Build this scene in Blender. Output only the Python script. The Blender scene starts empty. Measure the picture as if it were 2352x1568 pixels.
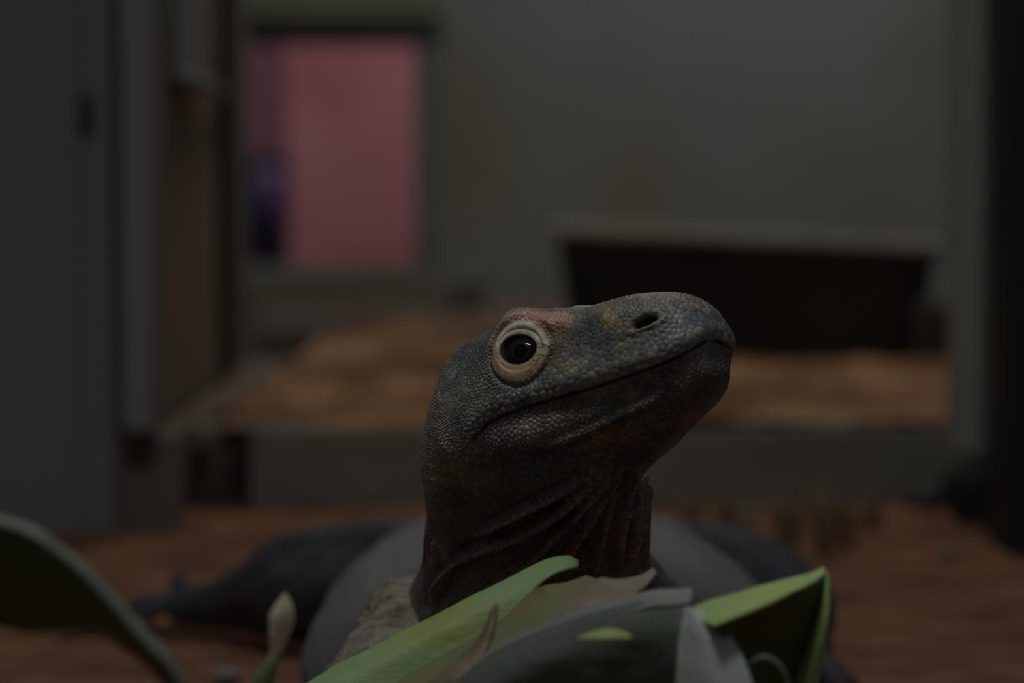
import bpy, bmesh, math, random
import numpy as np
from mathutils import Vector, kdtree, noise as mnoise

rng = np.random.default_rng(7)
random.seed(7)
sc = bpy.context.scene
COL = sc.collection

# ------------------------------------------------------------------ camera, world, light, exposure
CAM = np.array([0.0, 0.0, 0.335])
FPX = 130.0 / 36.0 * 2352.0
PITCH = math.atan((784 - 400) / FPX)
FWD = np.array([0, math.cos(PITCH), -math.sin(PITCH)])
UPV = np.array([0, math.sin(PITCH), math.cos(PITCH)])
cd = bpy.data.cameras.new('camera')
cam = bpy.data.objects.new('camera', cd)
COL.objects.link(cam)
cam.location = CAM
cam.rotation_euler = (math.pi / 2 - PITCH, 0, 0)
cd.lens = 130; cd.sensor_width = 36; cd.sensor_fit = 'HORIZONTAL'
cd.clip_start = 0.05; cd.clip_end = 60
cd.dof.use_dof = True
cd.dof.focus_distance = 1.695
cd.dof.aperture_fstop = 6.6
sc.camera = cam

sc.view_settings.view_transform = 'Standard'
sc.view_settings.look = 'None'
sc.view_settings.gamma = 1
sc.view_settings.use_curve_mapping = False
sc.view_settings.exposure = 0.0

world = bpy.data.worlds.new('world'); sc.world = world
world.use_nodes = True
bg = world.node_tree.nodes['Background']
# dim hall light, brighter from the ceiling than from the floor
_n = world.node_tree.nodes; _l = world.node_tree.links
_tc = _n.new('ShaderNodeTexCoord'); _sx = _n.new('ShaderNodeSeparateXYZ'); _cr = _n.new('ShaderNodeValToRGB')
_mr = _n.new('ShaderNodeMapRange'); _mr.inputs['From Min'].default_value = -1; _mr.inputs['From Max'].default_value = 1
_l.new(_tc.outputs['Generated'], _sx.inputs['Vector']); _l.new(_sx.outputs['Z'], _mr.inputs['Value']); _l.new(_mr.outputs['Result'], _cr.inputs['Fac'])
_cr.color_ramp.elements[0].position = 0.4; _cr.color_ramp.elements[0].color = (0.30, 0.29, 0.28, 1)
_cr.color_ramp.elements[1].position = 0.9; _cr.color_ramp.elements[1].color = (0.62, 0.72, 0.80, 1)
_l.new(_cr.outputs['Color'], bg.inputs['Color'])
bg.inputs['Strength'].default_value = 0.11

def area(name, loc, target, size, size_y, power, color):
    l = bpy.data.lights.new(name, 'AREA')
    l.shape = 'RECTANGLE'; l.size = size; l.size_y = size_y
    l.energy = power; l.color = color
    o = bpy.data.objects.new(name, l); COL.objects.link(o)
    o.location = loc
    o.rotation_euler = (Vector(target) - Vector(loc)).to_track_quat('-Z', 'Y').to_euler()
    return o
# fluorescent tubes on the ceiling: one over the animal, one over the pen behind, a red heat lamp in the back den
area('ceiling_tube_front', (-0.25, 1.25, 1.9), (0.05, 1.75, 0.2), 0.5, 0.12, 7.4, (0.97, 0.98, 1.0))
area('ceiling_tube_pen', (0.75, 5.75, 1.55), (0.6, 6.5, 0.45), 1.0, 0.12, 6.8, (0.74, 0.87, 1.0))
area('ceiling_lamp_pen_warm', (0.1, 4.6, 2.2), (0.1, 4.9, 0.0), 0.4, 0.4, 9.0, (1.0, 0.86, 0.66))
area('heat_lamp_den', (-0.25, 7.3, 1.25), (-0.3, 8.4, 0.45), 0.3, 0.3, 5.0, (1.0, 0.72, 0.73))

# ------------------------------------------------------------------ helpers
def W3(px, py, d):
    v = FWD + np.array([1, 0, 0]) * ((px - 1176) / FPX) + UPV * ((784 - py) / FPX)
    return CAM + v * (d / v[1])
def zat(py, d): return W3(1176, py, d)[2]
def xat(px, d): return (px - 1176) / FPX * d * 1.0
def yground(py, z=0.0):
    v = FWD + UPV * ((784 - py) / FPX)
    return v[1] * (z - CAM[2]) / v[2]
def project(P):
    q = P - CAM
    dep = q @ FWD
    return 1176 + FPX * q[..., 0] / dep, 784 - FPX * (q @ UPV) / dep

def sstep(a, b, x):
    t = np.clip((x - a) / (b - a), 0, 1)
    return t * t * (3 - 2 * t)

def pchip(x, Y, xq):
    x = np.asarray(x, float); Y = np.asarray(Y, float)
    one = Y.ndim == 1
    if one: Y = Y[:, None]
    h = np.diff(x)[:, None]; dl = np.diff(Y, axis=0) / h
    m = np.zeros_like(Y)
    w1 = 2 * h[1:] + h[:-1]; w2 = h[1:] + 2 * h[:-1]
    same = dl[:-1] * dl[1:] > 0
    with np.errstate(divide='ignore', invalid='ignore'):
        hm = (w1 + w2) / (w1 / dl[:-1] + w2 / dl[1:])
    m[1:-1] = np.where(same, hm, 0)
    m[0] = dl[0]; m[-1] = dl[-1]
    xq = np.asarray(xq, float)
    i = np.clip(np.searchsorted(x, xq) - 1, 0, len(x) - 2)
    hh = (x[i + 1] - x[i]); t = ((xq - x[i]) / hh)[:, None]; hh = hh[:, None]
    r = ((1 + 2 * t) * (1 - t) ** 2 * Y[i] + t * (1 - t) ** 2 * hh * m[i]
         + t * t * (3 - 2 * t) * Y[i + 1] + t * t * (t - 1) * hh * m[i + 1])
    return r[:, 0] if one else r

def catmull(pts, n):
    """n points along a smooth curve through pts (chord parameter)"""
    P = np.asarray(pts, float)
    k = np.concatenate([[0], np.cumsum(np.linalg.norm(np.diff(P[:, :3] if P.shape[1] >= 3 else P, axis=0), axis=1) + 1e-9)])
    m = np.zeros_like(P)
    m[1:-1] = (P[2:] - P[:-2]) / (k[2:] - k[:-2])[:, None]
    m[0] = (P[1] - P[0]) / (k[1] - k[0]); m[-1] = (P[-1] - P[-2]) / (k[-1] - k[-2])
    xq = np.linspace(0, k[-1], n)
    i = np.clip(np.searchsorted(k, xq) - 1, 0, len(k) - 2)
    hh = k[i + 1] - k[i]; t = ((xq - k[i]) / hh)[:, None]; hh = hh[:, None]
    return ((1 + 2 * t) * (1 - t) ** 2 * P[i] + t * (1 - t) ** 2 * hh * m[i]
            + t * t * (3 - 2 * t) * P[i + 1] + t * t * (t - 1) * hh * m[i + 1])

def mesh_obj(name, verts, faces, mat=None, parent=None, smooth=True, solid=0.0):
    me = bpy.data.meshes.new(name)
    me.from_pydata([tuple(map(float, v)) for v in verts], [], faces)
    me.update()
    if smooth: me.polygons.foreach_set('use_smooth', [True] * len(me.polygons))
    o = bpy.data.objects.new(name, me); COL.objects.link(o)
    if mat: me.materials.append(mat)
    if parent: o.parent = parent
    if solid:
        md = o.modifiers.new('solid', 'SOLIDIFY'); md.thickness = solid; md.offset = 0
    return o

def bm_obj(name, bm, mat=None, parent=None, smooth=False):
    me = bpy.data.meshes.new(name); bm.to_mesh(me); bm.free()
    if smooth: me.polygons.foreach_set('use_smooth', [True] * len(me.polygons))
    o = bpy.data.objects.new(name, me); COL.objects.link(o)
    if mat: me.materials.append(mat)
    if parent: o.parent = parent
    return o

def add_box(bm, x0, x1, y0, y1, z0, z1, bev=0.0):
    r = bmesh.ops.create_cube(bm, size=1)
    for v in r['verts']:
        v.co = Vector(((x0 + x1) / 2 + v.co.x * (x1 - x0), (y0 + y1) / 2 + v.co.y * (y1 - y0), (z0 + z1) / 2 + v.co.z * (z1 - z0)))
    if bev:
        es = list({e for v in r['verts'] for e in v.link_edges})
        bmesh.ops.bevel(bm, geom=es, offset=bev, segments=2, affect='EDGES', profile=0.6)

def box(name, x0, x1, y0, y1, z0, z1, mat, parent=None, bev=0.0):
    bm = bmesh.new(); add_box(bm, x0, x1, y0, y1, z0, z1, bev)
    return bm_obj(name, bm, mat, parent)

def tag(o, label=None, cat=None, group=None, kind=None):
    if label: o['label'] = label
    if cat: o['category'] = cat
    if group: o['group'] = group
    if kind: o['kind'] = kind
    return o
def struct(o): o['kind'] = 'structure'; return o
def empty(name, loc, label, cat, group=None):
    o = bpy.data.objects.new(name, None); COL.objects.link(o); o.location = loc
    o.empty_display_size = 0.05
    return tag(o, label, cat, group)
def keep(child, parent):
    """parent in place (parent has only a translation)"""
    child.parent = parent
    child.matrix_parent_inverse.identity()
    if child.type == 'MESH':
        off = Vector(parent.location)
        child.data.transform(__import__('mathutils').Matrix.Translation(-off))
    return child

def grid_faces(nr, nc, wrap=False):
    f = []
    for i in range(nr - 1):
        for j in range(nc if wrap else nc - 1):
            k = (j + 1) % nc
            f.append((i * nc + j, i * nc + k, (i + 1) * nc + k, (i + 1) * nc + j))
    return f

def tube(pts, rad, nseg=12, n=24, flat=1.0):
    """closed tapered tube through pts, radius list interpolated: verts, faces"""
    P = np.asarray(pts, float); R = np.asarray(rad, float)
    Q = catmull(np.column_stack([P, R]), n)
    C = Q[:, :3]; r = np.maximum(Q[:, 3], 1e-4)
    T = np.gradient(C, axis=0); T /= np.linalg.norm(T, axis=1)[:, None]
    up = np.array([0, 0, 1.0])
    if abs(T[0] @ up) > 0.9: up = np.array([0, 1.0, 0])
    V = []
    e1 = np.cross(T[0], up); e1 /= np.linalg.norm(e1)
    for i in range(n):
        e1 = e1 - T[i] * (e1 @ T[i]); e1 /= np.linalg.norm(e1); e2 = np.cross(T[i], e1)
        for k in range(nseg):
            a = 2 * math.pi * k / nseg
            V.append(C[i] + r[i] * (math.cos(a) * e1 + flat * math.sin(a) * e2))
    F = grid_faces(n, nseg, True)
    b = len(V); V.append(C[0] - T[0] * r[0] * 0.5); V.append(C[-1] + T[-1] * r[-1] * 0.6)
    for k in range(nseg):
        F.append((b, (k + 1) % nseg, k)); F.append((b + 1, (n - 1) * nseg + k, (n - 1) * nseg + (k + 1) % nseg))
    return V, F

# ------------------------------------------------------------------ materials
def mat(name, c1, c2=None, scale=6.0, rough=0.7, bump=0.0, bscale=40.0, detail=5, lo=0.35, hi=0.65, spec=0.3, stretch=(1, 1, 1), c3=None, scale3=1.2):
    m = bpy.data.materials.new(name); m.use_nodes = True
    nt = m.node_tree; N = nt.nodes; L = nt.links
    p = N['Principled BSDF']
    p.inputs['Roughness'].default_value = rough
    p.inputs['Specular IOR Level'].default_value = spec
    p.inputs['Base Color'].default_value = (*c1, 1)
    tc = N.new('ShaderNodeTexCoord'); mp = N.new('ShaderNodeMapping')
    mp.inputs['Scale'].default_value = stretch
    L.new(tc.outputs['Object'], mp.inputs['Vector'])
    if c2:
        nz = N.new('ShaderNodeTexNoise'); nz.inputs['Scale'].default_value = scale; nz.inputs['Detail'].default_value = detail
        cr = N.new('ShaderNodeValToRGB')
        cr.color_ramp.elements[0].position = lo; cr.color_ramp.elements[1].position = hi
        cr.color_ramp.elements[0].color = (*c1, 1); cr.color_ramp.elements[1].color = (*c2, 1)
        L.new(mp.outputs['Vector'], nz.inputs['Vector']); L.new(nz.outputs['Fac'], cr.inputs['Fac'])
        out = cr.outputs['Color']
        if c3:
            n3 = N.new('ShaderNodeTexNoise'); n3.inputs['Scale'].default_value = scale3; n3.inputs['Detail'].default_value = 4
            r3 = N.new('ShaderNodeValToRGB'); r3.color_ramp.elements[0].position = 0.48; r3.color_ramp.elements[1].position = 0.66
            mx = N.new('ShaderNodeMix'); mx.data_type = 'RGBA'
            L.new(mp.outputs['Vector'], n3.inputs['Vector']); L.new(n3.outputs['Fac'], r3.inputs['Fac'])
            L.new(r3.outputs['Color'], mx.inputs['Factor']); L.new(out, mx.inputs['A']); mx.inputs['B'].default_value = (*c3, 1)
            out = mx.outputs['Result']
        L.new(out, p.inputs['Base Color'])
    if bump:
        nb = N.new('ShaderNodeTexNoise'); nb.inputs['Scale'].default_value = bscale; nb.inputs['Detail'].default_value = 6
        bp = N.new('ShaderNodeBump'); bp.inputs['Strength'].default_value = bump; bp.inputs['Distance'].default_value = 0.01
        L.new(mp.outputs['Vector'], nb.inputs['Vector']); L.new(nb.outputs['Fac'], bp.inputs['Height']); L.new(bp.outputs['Normal'], p.inputs['Normal'])
    return m

M_sand = mat('red_sand', (0.20, 0.085, 0.045), (0.30, 0.145, 0.082), 16, 0.95, 0.9, 60, c3=(0.13, 0.058, 0.034), scale3=9)
M_sandpen = mat('orange_sand', (0.19, 0.095, 0.05), (0.37, 0.205, 0.115), 10, 0.95, 0.8, 40, lo=0.4, hi=0.6, c3=(0.085, 0.042, 0.024), scale3=6, stretch=(1, .35, 1))
M_wall = mat('painted_block', (0.19, 0.195, 0.185), (0.235, 0.235, 0.22), 2.2, 0.85, 0.15, 30, c3=(0.185, 0.16, 0.115), scale3=1.5)
M_wallleft = mat('grey_panel', (0.15, 0.155, 0.145), (0.20, 0.20, 0.185), 3.0, 0.8, 0.1, 20, stretch=(1, 1, .5))
M_post = mat('grey_post', (0.17, 0.18, 0.18), (0.22, 0.225, 0.22), 4.0, 0.6, 0.05, 20, stretch=(1, 1, .3))
M_postlift = mat('lifted_grey_post', (0.28, 0.275, 0.235), (0.34, 0.335, 0.29), 4.0, 0.6, 0.05, 20, stretch=(1, 1, .3))  # post grey made lighter, standing in for light missing on the right
M_brown = mat('brown_board', (0.18, 0.155, 0.13), (0.23, 0.185, 0.155), 2.5, 0.7, 0.1, 20, stretch=(1, 1, .5))
M_darkedge = mat('dark_post_and_shade', (0.02, 0.02, 0.02), (0.035, 0.035, 0.032), 5, 0.7)  # dark end post, and the painted shadow strip at the lintel
M_black = mat('black_paint_and_shade', (0.012, 0.012, 0.013), (0.02, 0.02, 0.021), 5, 0.6)  # black parts, and the boxes standing in for shade
M_kerb = mat('kerb_concrete', (0.20, 0.185, 0.15), (0.25, 0.23, 0.185), 7, 0.9, 0.4, 30)
M_foot = mat('brown_footing', (0.13, 0.10, 0.085), (0.19, 0.155, 0.13), 6, 0.9, 0.3, 30)
M_olive = mat('olive_wall', (0.15, 0.145, 0.095), (0.19, 0.18, 0.13), 3, 0.85)
M_pink = mat('pink_wall', (0.46, 0.26, 0.29), (0.56, 0.34, 0.36), 1.6, 0.8, c3=(0.40, 0.19, 0.20), scale3=2.6)
M_blue = mat('blue_plastic', (0.032, 0.032, 0.085), (0.045, 0.045, 0.13), 4, 0.5)
M_tub = mat('black_rubber_tub', (0.028, 0.028, 0.028), (0.045, 0.044, 0.04), 5, 0.75, 0.1, 30)
M_rim = mat('grey_tub_rim', (0.22, 0.22, 0.195), (0.28, 0.28, 0.25), 8, 0.85)  # rim a paler grey than the tub
M_stone = mat('dark_stone', (0.05, 0.045, 0.04), (0.09, 0.08, 0.07), 20, 0.9, 0.5, 40)
M_pebble = mat('pale_stone', (0.16, 0.155, 0.14), (0.25, 0.24, 0.21), 60, 0.9, 0.4, 150)
M_dry = mat('dry_leaf', (0.085, 0.048, 0.024), (0.13, 0.072, 0.036), 25, 0.8, 0.3, 80)
M_steel = mat('galvanised_sheet', (0.19, 0.21, 0.23), (0.24, 0.26, 0.27), 6, 0.5, spec=0.4)
M_twig = mat('brown_twig', (0.12, 0.07, 0.05), (0.2, 0.13, 0.10), 60, 0.9, 0.4, 150)

# ------------------------------------------------------------------ the setting
YK = 3.64                                       # front of the kerb of the raised pen
ZK = zat(985, YK)                               # its top
YB = yground(712, ZK)                           # back wall of the pen
YL = 3.48                                       # face of the near left wall

# ground of sand: gentle heaps
def sand(name, x0, x1, y0, y1, z, nx, ny, amp, m, seed, edge=None):
    xs = np.linspace(x0, x1, nx); ys = np.linspace(y0, y1, ny)
    V = []
    for y in ys:
        for x in xs:
            h = amp * (mnoise.noise((x * 5 + seed, y * 4, 0)) + 0.6 * mnoise.noise((x * 14, y * 12 + seed, 3)) + 0.35 * mnoise.noise((x * 36, y * 34, seed)))
            if edge: h += edge(x, y)
            V.append((x, y, z + h))
    return mesh_obj(name, V, grid_faces(ny, nx), m)
def heap(x, y):
    k = 0.022 * math.exp(-((y - YK) / 0.16) ** 2)
    k *= 0.4 + 0.6 * math.exp(-((x - 0.5) / 0.3) ** 2) + 0.3 * math.exp(-((x + 0.15) / 0.12) ** 2)
    return k
struct(sand('floor', -1.6, 1.6, 0.7, YK + 0.1, -0.006, 200, 190, 0.005, M_sand, 2.0, heap))
struct(sand('floor_pen', -0.292, 1.7, YK + 0.012, YB + 0.05, ZK + 0.003, 150, 260, 0.012, M_sandpen, 9.0))

# kerb of the pen, left open under the sill to give the dark of the corner shadow
xg0, xg1 = xat(408, YK), xat(570, YK)
struct(box('trim_kerb', xg1, 1.7, YK, YK + 0.14, -0.05, ZK, M_kerb, bev=0.008))
struct(box('trim_sill_slab', xg0 - 0.02, xg1 + 0.03, YK + 0.05, YK + 0.14, ZK - 0.02, ZK - 0.002, M_kerb, bev=0.004))
struct(box('trim_gap_dark_sheet', xg0 - 0.05, xg1 + 0.02, YK + 0.45, YK + 0.47, -0.05, ZK - 0.012, M_black))  # black sheet added to keep the gap as dark as shade
# brown footing ledge that runs back along the left side of the opening
bm = bmesh.new()
xf0, xf1 = xat(285, YL), xat(412, YL)
zf = zat(1008, YL)
_pts = [(xf0 - 0.2, YL + 0.02), (xf1, YL + 0.02), (xat(414, 3.62), 3.62), (-0.296, 4.05), (-0.29, 5.0), (xf0 - 0.2, 5.0)]
_lo = [bm.verts.new((x, y, -0.05)) for x, y in _pts]; _hi = [bm.verts.new((x, y, zf)) for x, y in _pts]
bm.faces.new(_lo[::-1]); bm.faces.new(_hi)
for _i in range(6): bm.faces.new((_lo[_i], _lo[(_i + 1) % 6], _hi[(_i + 1) % 6], _hi[_i]))
struct(bm_obj('trim_footing', bm, M_foot))

# left wall: grey panel with a key hole, grey post, side wall of brown boards, dark end post
struct(box('wall_left', -1.7, xat(268, YL), YL, YL + 0.12, -0.05, 1.6, M_wallleft, bev=0.004))
struct(box('trim_left_strip', xat(196, YL), xat(262, YL), YL - 0.012, YL - 0.0005, 0.0, 1.6, M_wallleft, bev=0.003))
struct(box('trim_left_post', xat(284, YL), xat(356, YL), YL - 0.03, YL + 0.08, zat(1000, YL) + 0.004, 1.6, M_post, bev=0.006))
# side wall (runs away from the camera)
xs0, xs1 = xat(352, YL + 0.08), xat(545, 4.72)
ya, yb = YL + 0.08, 4.72
def slab(name, xa, ya_, xb, yb_, z0, z1, th, m):
    dx, dy = xb - xa, yb_ - ya_; L = math.hypot(dx, dy); nx, ny = -dy / L * th, dx / L * th
    V = [(xa, ya_, z0), (xb, yb_, z0), (xb + nx, yb_ + ny, z0), (xa + nx, ya_ + ny, z0)]
    V += [(x, y, z1) for x, y, z in V]
    F = [(3, 2, 1, 0), (4, 5, 6, 7), (0, 1, 5, 4), (1, 2, 6, 5), (2, 3, 7, 6), (3, 0, 4, 7)]
    return mesh_obj(name, V, F, m, smooth=False)
zsl = zat(985, YL) - 0.002
struct(slab('wall_left_side', xs0, ya, xs1, yb, zsl, 1.6, 0.06, M_brown))
struct(box('trim_side_end_post', -0.3535, -0.334, 4.40, 4.46, zsl, 1.8, M_darkedge, bev=0.004))
struct(box('trim_side_end_strip', xat(543, 4.8), xat(566, 4.8), 4.785, 4.83, ZK - 0.02, 1.8, M_post, bev=0.003))

# back wall with a low animal doorway
dx0, dx1 = xat(520, YB), xat(1008, YB)
dz0, dz1 = zat(640, YB), zat(48, YB)
bm = bmesh.new()
add_box(bm, dx1, 2.2, YB, YB + 0.18, -0.1, 2.2)
add_box(bm, -1.4, dx0, YB, YB + 0.18, -0.1, 2.2)
add_box(bm, dx0, dx1, YB, YB + 0.18, -0.1, dz0)
struct(bm_obj('wall_back', bm, M_wall))
struct(box('wall_back_lintel', dx0, dx1, YB + 0.002, YB + 0.16, dz1, 2.2, M_olive))
struct(box('trim_lintel_shade', dx0 + 0.03, xat(1014, YB), YB - 0.012, YB + 0.13, zat(98, YB), zat(36, YB), M_darkedge))  # dark strip put in for the shadow at the lintel
struct(box('trim_doorway_jamb', xat(958, YB + .1), dx1, YB - 0.006, YB + 0.178, dz0 + 0.021, zat(99, YB), mat('jamb_grey', (0.115, 0.12, 0.125), (0.15, 0.155, 0.155), 4, 0.8)))
struct(box('trim_doorway_sill', dx0, dx1 - 0.01, YB - 0.006, YB + 0.2, dz0, dz0 + 0.02, M_wall, bev=0.003))
struct(box('trim_wall_foot', -0.46, xat(1140, YB), YB - 0.42, YB - 0.002, ZK - 0.05, ZK + 0.006, M_foot, bev=0.02))
struct(box('trim_threshold', dx0, xat(1040, YB), YB - 0.012, YB - 0.001, ZK + 0.006, dz0 - 0.012, mat('brown_threshold', (0.14, 0.115, 0.08), (0.18, 0.15, 0.105), 5, 0.85)))
# den behind the doorway
YD = 8.6
struct(box('wall_den', -1.2, 0.4, YD, YD + 0.1, -0.1, 2.0, M_pink))
struct(box('floor_den', -1.2, 0.4, YB + 0.18, YD, -0.1, dz0 - 0.01, M_kerb))
struct(box('wall_den_side', xat(470, 8.0) , xat(655, 8.0), 8.0, 8.05, dz0 - .02, 2.0, mat('mauve_panel', (0.13, 0.075, 0.10), (0.17, 0.10, 0.13), 3, 0.8)))
struct(box('ceiling_den', -1.2, 0.4, YB + 0.18, YD + 0.1, 1.9, 2.0, M_kerb))
struct(box('wall_den_right', 0.3, 0.4, YB + 0.18, YD, 0, 2.0, M_pink))

# right: grey hanging panel of the opening, black pillar in front
struct(box('trim_right_post', xat(2192, 3.5), xat(2262, 3.5), 3.5, 3.56, zat(1050, 3.5), 1.6, M_postlift, bev=0.006))
struct(box('trim_right_edge', xat(2264, 3.5), xat(2310, 3.5), 3.485, 3.545, zat(1055, 3.5), 1.6, M_postlift, bev=0.006))
struct(box('wall_right', xat(2318, 3.3), 1.6, 3.3, 3.45, -0.05, 1.7, M_black, bev=0.006))
struct(box('trim_right_base', xat(2165, 3.62), 1.6, 3.50, 3.63, -0.05, zat(1075, 3.6), M_black, bev=0.01))
struct(box('trim_right_shade', xat(2070, 3.62), xat(2165, 3.62), 3.56, 3.635, -0.05, zat(1125, 3.6), M_black, bev=0.02))  # black box added for the kerb's shadow toward the right
struct(box('wall_pen_right', xat(2200, YB), xat(2200, YB) + .1, 4.0, YB, 0, 2.2, M_wall))

# ------------------------------------------------------------------ monitor lizard
YAW, PIT = math.radians(42), math.radians(17)
HF = np.array([math.cos(YAW) * math.cos(PIT), -math.sin(YAW) * math.cos(PIT), math.sin(PIT)])
HR = np.array([-math.sin(YAW), -math.cos(YAW), 0.0])
HU = np.cross(HR, HF)
HO = W3(1625, 787, 1.655)
def loc2w(s, t, w): return HO + s * HF + t * HR + w * HU

# head stations: s, dorsal, ventral, half width, widest level, n_top, n_bottom
HEAD = [
    (0.0032, 0.0035, -0.0050, 0.0035, 0.000, 2.2, 2.2),
    (0.0027, 0.0095, -0.0105, 0.0100, 0.000, 2.3, 2.2),
    (0.0012, 0.0150, -0.0155, 0.0160, 0.000, 2.4, 2.2),
    (-0.0030, 0.0200, -0.0210, 0.0208, -0.001, 2.5, 2.2),
    (-0.0100, 0.0245, -0.0265, 0.0250, -0.002, 2.6, 2.2),
    (-0.0200, 0.0280, -0.0305, 0.0280, -0.003, 2.7, 2.2),
    (-0.0350, 0.0312, -0.0355, 0.0302, -0.003, 2.8, 2.1),
    (-0.0550, 0.0330, -0.0425, 0.0338, -0.003, 2.8, 2.0),
    (-0.0750, 0.0345, -0.0490, 0.0385, -0.004, 2.8, 2.0),
    (-0.0950, 0.0390, -0.0540, 0.0430, -0.006, 2.6, 2.0),
    (-0.1150, 0.0385, -0.0570, 0.0440, -0.008, 2.2, 2.0),
    (-0.1330, 0.0345, -0.0590, 0.0440, -0.008, 2.1, 2.0),
]
# neck, trunk, tail stations: centre, lateral (animal's right), hD, hV, W
BODY = [
    ((0.0115, 1.766, 0.180), (-.80, -.60, 0), 0.050, 0.059, 0.0530),
    ((0.0115, 1.800, 0.143), (-.90, -.43, 0), 0.053, 0.056, 0.0550),
    ((0.013, 1.865, 0.108), (-.97, -.25, 0), 0.052, 0.058, 0.0720),
    ((0.018, 1.975, 0.062), (-1, -.06, 0), 0.079, 0.056, 0.1130),
    ((0.020, 2.150, 0.046), (-1, 0, 0), 0.092, 0.044, 0.1420),
    ((0.020, 2.400, 0.046), (-1, 0, 0), 0.080, 0.044, 0.1380),
    ((0.020, 2.620, 0.046), (-1, 0, 0), 0.062, 0.044, 0.1000),
    ((0.016, 2.800, 0.050), (-1, .05, 0), 0.046, 0.050, 0.0580),
    ((0.004, 3.000, 0.036), (-1, .1, 0), 0.034, 0.037, 0.0360),
    ((-0.020, 3.250, 0.024), (-1, .1, 0), 0.022, 0.024, 0.0220),
    ((-0.040, 3.430, 0.013), (-1, .1, 0), 0.011, 0.012, 0.0100),
    ((-0.045, 3.500, 0.009), (-1, .1, 0), 0.002, 0.002, 0.0020),
]
cen, lat, dor, dims = [], [], [], []
for s, D, V, Wd, wc, nt_, nb_ in HEAD:
    cen.append(loc2w(s, 0, wc)); lat.append(HR); dor.append(HU); dims.append((D - wc, wc - V, Wd, nt_, nb_, float(np.interp(s, [-.133, -.115, -.095, -.075, -.055], [1.0, .56, .30, .09, 0]))))
bc = [np.array(b[0]) for b in BODY]
allc = [cen[-1]] + bc
for i, (c, l, hd, hv, wd) in enumerate(BODY):
    nxt = allc[i + 2] if i + 2 < len(allc) else allc[i + 1] + (allc[i + 1] - allc[i])
    T = allc[i] - nxt; T /= np.linalg.norm(T)
    l = np.array(l, float); l /= np.linalg.norm(l)
    l = l - T * (l @ T); l /= np.linalg.norm(l)
    d = np.cross(l, T)
    cen.append(np.array(c)); lat.append(l); dor.append(d); dims.append((hd, hv, wd, 1.95 if 3 <= i <= 6 else 2.1, 2.1, 0.0))
cen, lat, dor, dims = map(np.array, (cen, lat, dor, dims))
dp = cen + dor * dims[:, :1]; vp = cen - dor * dims[:, 1:2]; rp = cen + lat * dims[:, 2:3]
step = np.maximum(np.maximum(np.linalg.norm(np.diff(dp, axis=0), axis=1), np.linalg.norm(np.diff(rp, axis=0), axis=1)), np.linalg.norm(np.diff(cen, axis=0), axis=1))
par = np.concatenate([[0], np.cumsum(step)])
NH = len(HEAD)
pN1, pN2, pT = par[NH + 1], par[NH + 2], par[NH + 3]
ST = np.concatenate([cen, lat, dor, dims], axis=1)
# row parameters: fine on head and neck, coarse on the trunk
rows = [0.0008]
while rows[-1] < par[-1] - 0.001:
    p = rows[-1]
    sp = 0.00037 if p < pN1 else 0.00037 + (p - pN1) * 0.10
    rows.append(p + min(sp, 0.0125))
rows = np.array(rows)
Q = pchip(par, ST, rows)
C, Lr, Dr = Q[:, 0:3], Q[:, 3:6], Q[:, 6:9]
Lr /= np.linalg.norm(Lr, axis=1)[:, None]
Dr -= Lr * np.sum(Dr * Lr, axis=1)[:, None]; Dr /= np.linalg.norm(Dr, axis=1)[:, None]
hD, hV, WW, nT, nB, SHR = (Q[:, 9 + k_] for k_ in range(6))
NR_, NL_ = 520, 140
phi = np.concatenate([np.linspace(0, math.pi, NR_, endpoint=False), math.pi + np.linspace(0, math.pi, NL_, endpoint=False)])
NC = len(phi); NR = len(rows)
cph, sph = np.cos(phi)[None], np.sin(phi)[None]
def superell(h, w, n):
    return ((np.abs(cph) / h[:, None]) ** n[:, None] + (np.abs(sph) / w[:, None]) ** n[:, None]) ** (-1 / n[:, None])
rr = np.where(cph >= 0, superell(hD, WW, nT), superell(hV, WW, nB))
Tr = np.cross(Dr, Lr); Tr *= np.sign(np.sum(Tr[0] * HF))
P = C[:, None] + rr[..., None] * (sph[..., None] * Lr[:, None] + cph[..., None] * Dr[:, None])
# the slack throat hangs forward under the jaw
P = P + (np.maximum(-cph, 0) ** 1.5 * rr * SHR[:, None])[..., None] * Tr[:, None]

# the throat runs in one sweep from the jaw into the front of the neck
ia, ib = int(np.searchsorted(rows, 0.113)), int(np.searchsorted(rows, 0.238))
ta, tb = (P[ia] - P[ia - 12]) / (rows[ia] - rows[ia - 12]), (P[ib + 12] - P[ib]) / (rows[ib + 12] - rows[ib])
hh_ = rows[ib] - rows[ia]; tt_ = ((rows[ia:ib] - rows[ia]) / hh_)[:, None, None]
herm = ((1 + 2 * tt_) * (1 - tt_) ** 2 * P[ia] + tt_ * (1 - tt_) ** 2 * hh_ * ta * 0.6 + tt_ ** 2 * (3 - 2 * tt_) * P[ib] + tt_ ** 2 * (tt_ - 1) * hh_ * tb * 0.6)
wv_ = sstep(0.15, 0.55, -np.cos(phi))[None, :, None]
P[ia:ib] = P[ia:ib] * (1 - wv_) + herm * wv_

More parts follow.
